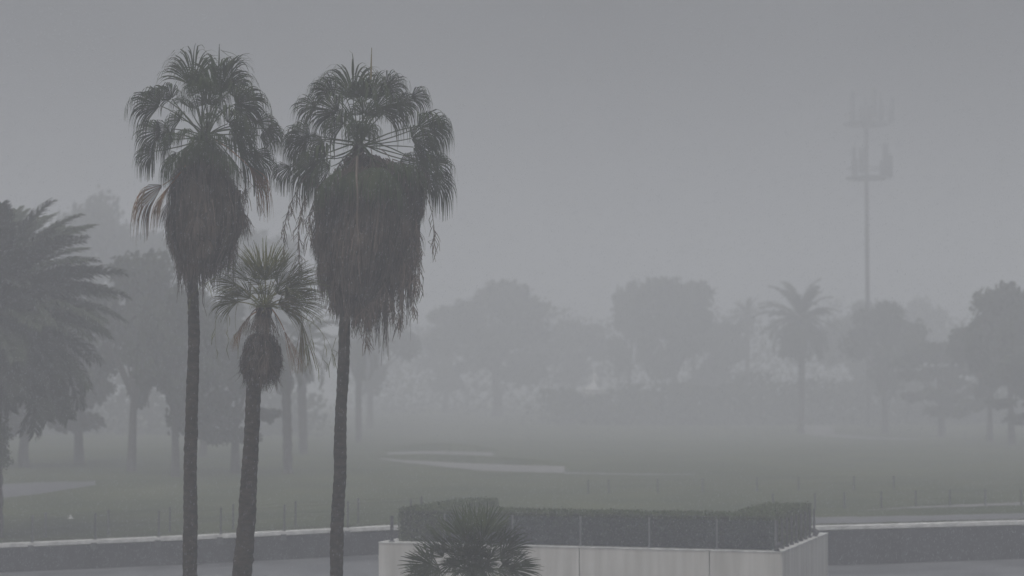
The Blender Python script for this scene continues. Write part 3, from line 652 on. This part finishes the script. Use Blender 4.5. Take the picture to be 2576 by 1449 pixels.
# ---------------------------------------------------------------- feather palms
def feather(seed, L=3.6, arc=1.0, nl=58, lw=.022):
    """arching feather frond growing along +x from the origin"""
    rnd = random.Random(seed); mb = MB(); pts = []; p = Vector((0, 0, 0)); el = R(0); n = 16
    for i in range(n + 1):
        pts.append(p.copy()); t_ = i / n
        a = -arc * t_ ** 1.4 * 1.15; p = p + Vector((math.cos(a), 0, math.sin(a))) * L / n
    mb.tube(pts, [0.035 * (1 - .85 * i / n) for i in range(n + 1)], 5, tint=.8)
    for i in range(nl):
        t_ = 0.12 + 0.88 * i / nl; k = t_ * n; i0 = min(n - 1, int(k)); q = pts[i0].lerp(pts[i0+1], k - i0); d = (pts[i0+1] - pts[i0]).normalized()
        up = Vector((0, 1, 0)).cross(d) * -1
        ll = 0.62 * math.sin(math.pi * (0.12 + .80 * t_)) ** 0.7 * rnd.uniform(.85, 1.1)
        for s_ in (-1, 1):
            dv_ = (d * .75 + Vector((0, s_, 0)) * .85 + up * rnd.uniform(.0, .5)).normalized(); e = q + dv_ * ll * .6; f_ = q + dv_ * ll * .95 + Vector((0, 0, -ll * .30))
            w_ = up.cross(dv_).normalized() * lw if rnd.random() < .5 else dv_.cross(Vector((0, 0, 1))).normalized() * lw
            mb.quadstrip([[q - w_ * .5, q + w_ * .5], [e - w_, e + w_], [f_ - w_ * .15, f_ + w_ * .15]], min(1, max(0, rnd.gauss(.4, .25))))
    return mb.mesh('frond', M['date'])
FE = [feather(1, 3.6, .8, 110, .027), feather(2, 3.6, 1.1, 110, .027), feather(3, 3.9, 1.5, 110, .027)]
FL = [feather(11, 3.6, .9, 40, .05), feather(12, 3.4, 1.3, 40, .05)]
def date_palm(label, base, H, s, seed, n=44, meshes=FE, rt=.22, name='date_palm', group=None, lo=-55, hang=0):
    rnd = random.Random(seed); root = empty(name, base, label, 'palm tree', group)
    mb = MB(); ln = []
    for i in range(int(H / .25) + 1):
        z = i * .25; ln.append(Vector((.12 * math.sin(z * .3 + seed), 0, min(z, H))))
    mb.tube(ln, [rt * (1.0 + .12 * math.sin(k * 2.1 + seed) + (.25 if k > len(ln) - 6 else 0)) for k in range(len(ln))], 10); mb.build('trunk', M['bark'], root)
    top = ln[-1]; ga = 2.399
    for i in range(n):
        u = i / n; el = R(lerp(82, lo, u ** .8)) + rnd.gauss(0, .08); az = i * ga + rnd.gauss(0, .2)
        me = meshes[min(len(meshes)-1, int(u * len(meshes)))]; o = link('frond', me, root)
        o.location = top + Vector((0, 0, .15 - .5 * u)); k = s * rnd.uniform(.88, 1.1)
        o.scale = (k, k, k)
        o.rotation_mode = 'QUATERNION'
        q = Matrix.Rotation(az, 3, 'Z') @ Matrix.Rotation(-el, 3, 'Y') @ Matrix.Rotation(rnd.gauss(0, .35), 3, 'X'); o.rotation_quaternion = q.to_quaternion()
    return root
def on_lawn(px, Y): 
    x = at(px, 1100, Y).x; return Vector((x, Y, lz(x, Y) - 0.05))
def H_of(base, py): return at(CX, py, base.y).z - base.z
b = on_lawn(-8, WY + 3.0)
date_palm('large dark feather-leaved date palm cut by the left edge, trunk on the lawn', b, H_of(b, 770), 1.22, 3, n=140, rt=.27, lo=-40, meshes=[FE[0], FE[0], FE[1]])
# leafy climber on its trunk
rv = random.Random(9); mb = MB()
for i in range(900):
    zc = rv.choice((1075, 1090, 1105, 1150, 1160, 1140)); p = at(6 + rv.gauss(0, 9), zc + rv.gauss(0, 12), WY + 2.55 + rv.gauss(0, .1)); s_ = rv.uniform(.03, .07)
    a = rv.uniform(0, 6.28); e = Vector((math.cos(a), rv.gauss(0, .4), math.sin(a) - .5)) * s_; f_ = Vector((-e.z, 0, e.x)) * .4
    mb.quad(p - e, p + f_, p + e, p - f_, rv.random())
tag(mb.build('climbing_plant', M['hedge']), 'leafy tufts clinging to the date palm trunk at the left edge', 'plant')

# ---------------------------------------------------------------- broadleaf trees (unit tree: 10 high, crown about 8 wide)
def tree_mesh(seed, nclump=26, nleaf=230, flat=1.0, low=3.2, leaf=.20):
    rnd = random.Random(seed); cl = []; mb = MB()
    for i in range(nclump):
        a = rnd.uniform(0, 6.28); u = rnd.random() ** .6; z = lerp(low, 9.0, rnd.random() ** .85)
        env = math.sin(math.pi * min(1, max(0.06, (z - low + .8) / (10.6 - low)))) ** .55
        r = 3.2 * u * env; cl.append((Vector((math.cos(a) * r, math.sin(a) * r, z)), rnd.uniform(.75, 1.45)))
    cl.append((Vector((rnd.uniform(-1, 1), 0, 8.9)), 1.1))
    for c, r in cl:
        tb = rnd.uniform(.25, .6)
        for k in range(int(nleaf * r)):
            d = Vector((rnd.gauss(0, 1), rnd.gauss(0, 1), rnd.gauss(0, 1))).normalized(); p = c + d * r * (rnd.random() ** .4) * rnd.uniform(.7, 1.15); p.z = c.z + (p.z - c.z) * .8 * flat
            q = Vector((rnd.gauss(0, 1), rnd.gauss(0, 1), rnd.gauss(0, 1))).normalized(); e = q.orthogonal().normalized() * leaf * rnd.uniform(.6, 1.5); f_ = q.cross(e) * .6
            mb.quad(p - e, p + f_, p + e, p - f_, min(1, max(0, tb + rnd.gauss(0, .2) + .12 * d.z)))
    tm = MB(); tp = Vector((rnd.uniform(-.3, .3), 0, 3.4)); tm.tube([(0, 0, -.3), (0.05, 0, 1.2), (tp.x * .6, 0, 2.4), tuple(tp)], [.36, .27, .24, .22], 9)
    for c, r in cl:
        if rnd.random() < .55:
            mid = tp.lerp(c, .5) + Vector((rnd.gauss(0, .3), rnd.gauss(0, .3), .25)); tm.tube([tp - Vector((0, 0, .4 * rnd.random())), mid, c], [.14, .08, .03], 5)
    return mb.mesh('crown', M['foliage']), tm.mesh('trunk', M['bark'])
TM = [tree_mesh(1), tree_mesh(2, 30, 210, .8, 2.6), tree_mesh(3, 22, 250, 1.0, 3.6), tree_mesh(4, 34, 180, .7, 2.2), tree_mesh(6, 20, 240, 1.1, 3.0)]
def tree(label, base, top_py, wpx, var, group=None, rz=0, name='broadleaf_tree'):
    H = H_of(base, top_py); wd = wpx * base.y / F
    root = empty(name, base, label, 'tree', group, rz); k = H / 10.0; kx = wd / 8.2
    cr, tr = TM[var]; link('crown', cr, root); link('trunk', tr, root); root.scale = (kx, kx, k); return root
def tree_at(label, px, base_py, top_py, wpx, var, Y=None, **kw):
    b = on_lawn(px, Y) if Y else hit(px, base_py); b.z -= .05; return tree(label, b, top_py, wpx * (1.25 if px < 700 else 1.1), var, **kw)
# middle distance, left
tree_at('dark tree with short trunk between the big date palm and the leftmost tall palm', 330, 1186, 615, 250, 0, group='trees on the left lawn')
tree_at('bushy tree whose trunk shows just left of the leftmost tall palm trunk', 440, 1200, 700, 230, 1, group='trees on the left lawn', rz=1)
tree_at('low rounded tree behind the short fan palm trunk', 592, 1190, 835, 260, 3, group='trees on the left lawn', rz=2)
tree_at('dark low tree behind the drooping fronds of the big date palm', 200, 1165, 770, 280, 3, group='trees on the left lawn', rz=3)
tree_at('tree at the far left edge behind the date palm trunk', 60, 1175, 820, 300, 1, group='trees on the left lawn', rz=4)
tree_at('pale tree between the leftmost tall palm and the short palm', 510, 1150, 720, 220, 2, group='trees on the left lawn', rz=.6)
tree_at('faint tall tree rising above the date palm in the rain haze', 225, 1090, 480, 230, 4, group='hazy trees at left')
tree_at('faint tree top showing between the two tall palms above the short one', 655, 1085, 565, 230, 0, group='hazy trees at left', rz=2)
tree_at('faint tree behind the thatch of the right-hand tall palm', 930, 1080, 770, 220, 2, group='hazy trees at left', rz=1)
tree_at('faint tree between the date palm crown and the leftmost thatch skirt', 380, 1090, 560, 200, 3, group='hazy trees at left', rz=5)
b = hit(718, 1192); date_palm('slender palm trunk on the lawn right of the short fan palm', b, H_of(b, 900), .5, 8, n=26, meshes=FL, rt=.24, name='slender_palm', group='slender palms on the left lawn', lo=-50)
b = hit(762, 1142); date_palm('fainter slender palm trunk beside the right-hand tall palm', b, H_of(b, 860), .9, 9, n=26, meshes=FL, rt=.30, name='slender_palm', group='slender palms on the left lawn', lo=-50)
b = hit(905, 1112); date_palm('faint drooping feather palm peeping out right of the right-hand tall palm trunk', b, H_of(b, 850), 1.0, 10, n=26, meshes=FL, rt=.26, name='feather_palm', lo=-60)

# far right group
tree_at('broad faint tree in the middle, just right of the tall palms', 1250, 0, 692, 340, 1, Y=270, group='far trees')
tree_at('smaller faint tree at the left foot of the broad tree', 1120, 0, 775, 220, 3, Y=293, group='far trees')
tree_at('low faint tree between the broad middle tree and the group to its right', 1440, 0, 800, 240, 2, Y=288, group='far trees')
tree_at('narrow faint tree left of the ragged tall one right of centre', 1585, 0, 702, 130, 4, Y=259, group='far trees')
tree_at('ragged tall tree right of centre behind the pale fountain', 1700, 0, 686, 270, 0, Y=247, group='far trees', rz=2)
tree_at('low tree beneath the small feather palm right of centre', 1820, 0, 800, 230, 3, Y=259, group='far trees', rz=2)
tree_at('tree crown touching the right side of the big feather palm', 2165, 0, 748, 230, 1, Y=255, group='far trees', rz=.5)
tree_at('leaning trunked tree right of the big feather palm, under the mast', 2228, 1092, 752, 230, 2, group='far trees', rz=3)
tree_at('faint tree behind the antenna mast', 2310, 0, 745, 200, 4, Y=310, group='far trees', rz=1)
tree_at('low dark tree left of the big tree at the right edge', 2370, 0, 850, 260, 3, Y=185, group='far trees', rz=4)
tree_at('big dark tree at the right edge of the view', 2545, 0, 702, 230, 0, Y=155, group='far trees', rz=4)
tree_at('dark shoulder tree in front of the big tree at the right edge', 2490, 0, 775, 190, 2, Y=165, group='far trees', rz=5)
tree_at('dark low bushy tree at the foot of the big tree at the right edge', 2600, 0, 860, 330, 3, Y=150, group='far trees', rz=5)
b = on_lawn(1880, 262); date_palm('small faint feather palm standing between two far tree groups', b, H_of(b, 790), .75, 5, n=34, meshes=FL, rt=.3, group='far feather palms')
b = hit(2015, 1090); date_palm('largest far feather palm, dark trunk beside a pale sand patch', b, H_of(b, 800), 1.3, 6, n=46, meshes=FL, rt=.34, group='far feather palms')
b = on_lawn(1745, 262); date_palm('faint feather palm at the right shoulder of the ragged tall tree', b, H_of(b, 765), .9, 7, n=34, meshes=FL, rt=.3, group='far feather palms')

# the wood that closes the view
rnd = random.Random(4); mb = MB()
for (x0, x1, Y, top) in ((900, 3000, 300, [(900, 900), (1050, 830), (1150, 790), (1300, 760), (1480, 810), (1700, 760), (1900, 790), (2100, 770), (2300, 800), (2450, 780), (3000, 760)]), (-500, 760, 190, [(-500, 720), (100, 700), (400, 760), (640, 860), (760, 980)]),
                         (1400, 3000, 235, [(1400, 992), (1540, 990), (1560, 980), (1800, 960), (2200, 955), (2600, 950), (3000, 940)])):
    px = x0
    while px < x1:
        ty = interp(top, px) + rnd.gauss(0, 14); p = at(px, ty, Y); gz = lz(p.x, Y); Hh = p.z - gz
        for k in range(400):
            h = rnd.random(); r = 3.3 * (1 - .35 * h); q = Vector((p.x + rnd.gauss(0, r * .5), Y + rnd.gauss(0, 2.2), gz + h * Hh))
            d = Vector((rnd.gauss(0, 1), rnd.gauss(0, 1), rnd.gauss(0, 1))).normalized(); e = d.orthogonal().normalized() * rnd.uniform(.15, .45); f_ = d.cross(e) * .7
            mb.quad(q - e, q + f_, q + e, q - f_, rnd.random())
        px += 34
tag(mb.build('far_wood', M['foliage']), 'dim wood closing the far side of the lawn', 'trees', kind='stuff')

# ---------------------------------------------------------------- antenna mast
b = on_lawn(2186, 225); r_ = empty('antenna_mast', b, 'tall phone mast with two antenna platforms fading into the rain at right', 'phone mast'); Ht = H_of(b, 262)
k = 225 / F
mb = MB(); mb.tube([(0, 0, 0), (0, 0, Ht * .6), (0, 0, Ht + .5)], [.26, .24, .24], 12); mb.build('pole', M['tower'], r_, True)
def platform(py, wpx, ants, drop):
    z = H_of(b, py); rad = wpx * k / 2
    mb = MB(); ring = [(math.cos(a) * rad, math.sin(a) * rad * .9, z) for a in [2 * math.pi * j / 12 for j in range(13)]]
    mb.tube(ring, .15, 5); mb.tube([(x * .97, y * .97, z + 1.1) for x, y, _ in ring], .07, 5)
    for j in range(0, 12, 2): mb.tube([(0, 0, z - .1), ring[j]], .07, 5)
    mb.tube([(0, 0, z - .16), (0, 0, z + .06)], rad * .55, 14)
    mb.build('platform', M['tower'], r_)
    for (px, ya, yb, w_, dy) in ants:
        x = (px - 2186) * k; za = H_of(b, yb); zb = H_of(b, ya)
        me = MB(); me.box(x - w_, x + w_, dy - .12, dy + .12, za, zb); me.box(x - .05, x + .05, dy + .13, dy + .26, za - .3, zb + .15); me.build('antenna', M['tower'], r_)
platform(312, 112, [(2149, 232, 312, .24, -1), (2200, 230, 300, .22, -2), (2229, 240, 305, .16, 1.4), (2253, 245, 305, .2, 0), (2168, 272, 310, .3, -1.8), (2215, 270, 308, .3, -2.2), (2241, 278, 312, .3, -1.5), (2185, 274, 310, .28, -2.3), (2155, 275, 315, .28, .8)], 1.6)
platform(448, 100, [(2152, 372, 446, .2, -.8), (2166, 378, 440, .26, -2), (2228, 366, 446, .3, -1.5), (2243, 392, 448, .28, -.6), (2160, 398, 446, .35, .9), (2234, 400, 442, .35, 1.6), (2178, 370, 420, .16, 1.8)], 1.4)

# ---------------------------------------------------------------- small things on the course
b = hit(178, 1305); r_ = tag(None or bpy.data.objects.new('tee_marker', None), 'small white triangular marker on the lawn left of the palms', 'marker'); C.objects.link(r_); r_.location = b
me = MB(); v_ = [(-.10, 0, 0), (.10, -.03, 0), (.02, .1, 0), (-.02, .02, .17)]
me.v = v_; me.t = [.5] * 4; me.f = [(0, 2, 1), (0, 1, 3), (1, 2, 3), (2, 0, 3)]; me.build('body', M['white'], r_)
me = MB(); me.box(-.12, .12, -.05, .12, -.04, .012); me.build('base', M['white'], r_)
b = at(1490, 988, 246); gz = lz(b.x, 246)
r_ = empty('fountain', (b.x, 246, gz), 'pale white fountain-like structure faint before the far trees', 'fountain')
hz_ = b.z - gz
me = MB(); me.tube([(0, 0, 0), (0, 0, hz_)], 1.5, 14); me.build('plinth', M['stone'], r_, True)
me = MB(); me.tube([(0, 0, hz_), (0, 0, hz_ + .15), (0, 0, hz_ + .5)], [1.2, 1.5, 1.6], 20); me.build('basin', M['white'], r_, True)
me = MB(); me.tube([(0.1, 0, hz_ + .4), (.15, 0, hz_ + .75), (.2, 0, hz_ + 1.0), (.2, 0, hz_ + 1.6), (.25, 0, hz_ + 2.0), (.25, 0, hz_ + 2.35)], [1.0, .7, .3, .22, .40, .2], 12); me.build('jet', M['white'], r_, True)

# ---------------------------------------------------------------- rain haze
hz = MB(); hz.box(-560, 560, -90, 860, -3.0, 41.5)
hm = bpy.data.materials.new('haze'); hm.use_nodes = True; t = hm.node_tree; t.nodes.clear()
ho = N(t, 'ShaderNodeOutputMaterial'); pv = N(t, 'ShaderNodeVolumePrincipled'); pv.inputs['Density'].default_value = HAZE; pv.inputs['Color'].default_value = (0.87, 0.89, 0.93, 1)
pv.inputs['Anisotropy'].default_value = 0.0
t.links.new(pv.outputs[0], ho.inputs['Volume'])
tag(hz.build('haze', hm), kind='stuff')

# the falling rain itself: tens of thousands of stretched drops in the air over the near ground
import numpy as np
rg = np.random.default_rng(7); nd = 200000
Yd = 9 + 57 * rg.random(nd) ** 0.6; Xd = (rg.random(nd) - .5) * (6 + .66 * Yd); Zd = -0.5 + rg.random(nd) * (9 + .27 * Yd)
Ld = rg.uniform(.010, .024, nd); Wd = rg.uniform(.0011, .0024, nd) * (0.7 + Yd / 45)
ax = np.stack([-.20 + rg.normal(0, .03, nd), np.zeros(nd), -np.ones(nd)], 1); c0 = np.stack([Xd, Yd, Zd], 1)
V = np.zeros((nd, 5, 3)); V[:, 0] = c0 - ax * Ld[:, None] * 1.3; V[:, 4] = c0 + ax * Ld[:, None] * .7
for k in range(3):
    a = 2.0944 * k; V[:, 1 + k] = c0 + np.stack([np.cos(a) * Wd, np.sin(a) * Wd, np.zeros(nd)], 1)
T = np.array([[0, 1, 2], [0, 2, 3], [0, 3, 1], [4, 2, 1], [4, 3, 2], [4, 1, 3]]); Fc = (np.arange(nd)[:, None, None] * 5 + T[None]).reshape(-1)
me = bpy.data.meshes.new('rain'); me.vertices.add(nd * 5); me.vertices.foreach_set('co', V.reshape(-1)); nf = nd * 6
me.loops.add(nf * 3); me.loops.foreach_set('vertex_index', Fc.astype(np.int32)); me.polygons.add(nf)
me.polygons.foreach_set('loop_start', np.arange(nf, dtype=np.int32) * 3); me.polygons.foreach_set('loop_total', np.full(nf, 3, dtype=np.int32)); me.update(calc_edges=True)
rm = bpy.data.materials.new('rain_drop'); rm.use_nodes = True; p = rm.node_tree.nodes['Principled BSDF']
p.inputs['Base Color'].default_value = (.55, .58, .62, 1); p.inputs['Roughness'].default_value = .15  # pale base colour stands in for sky light refracted in the drops
me.materials.append(rm); tag(link('rain', me), 'falling raindrops between the viewpoint and the retaining wall', 'rain', kind='stuff')
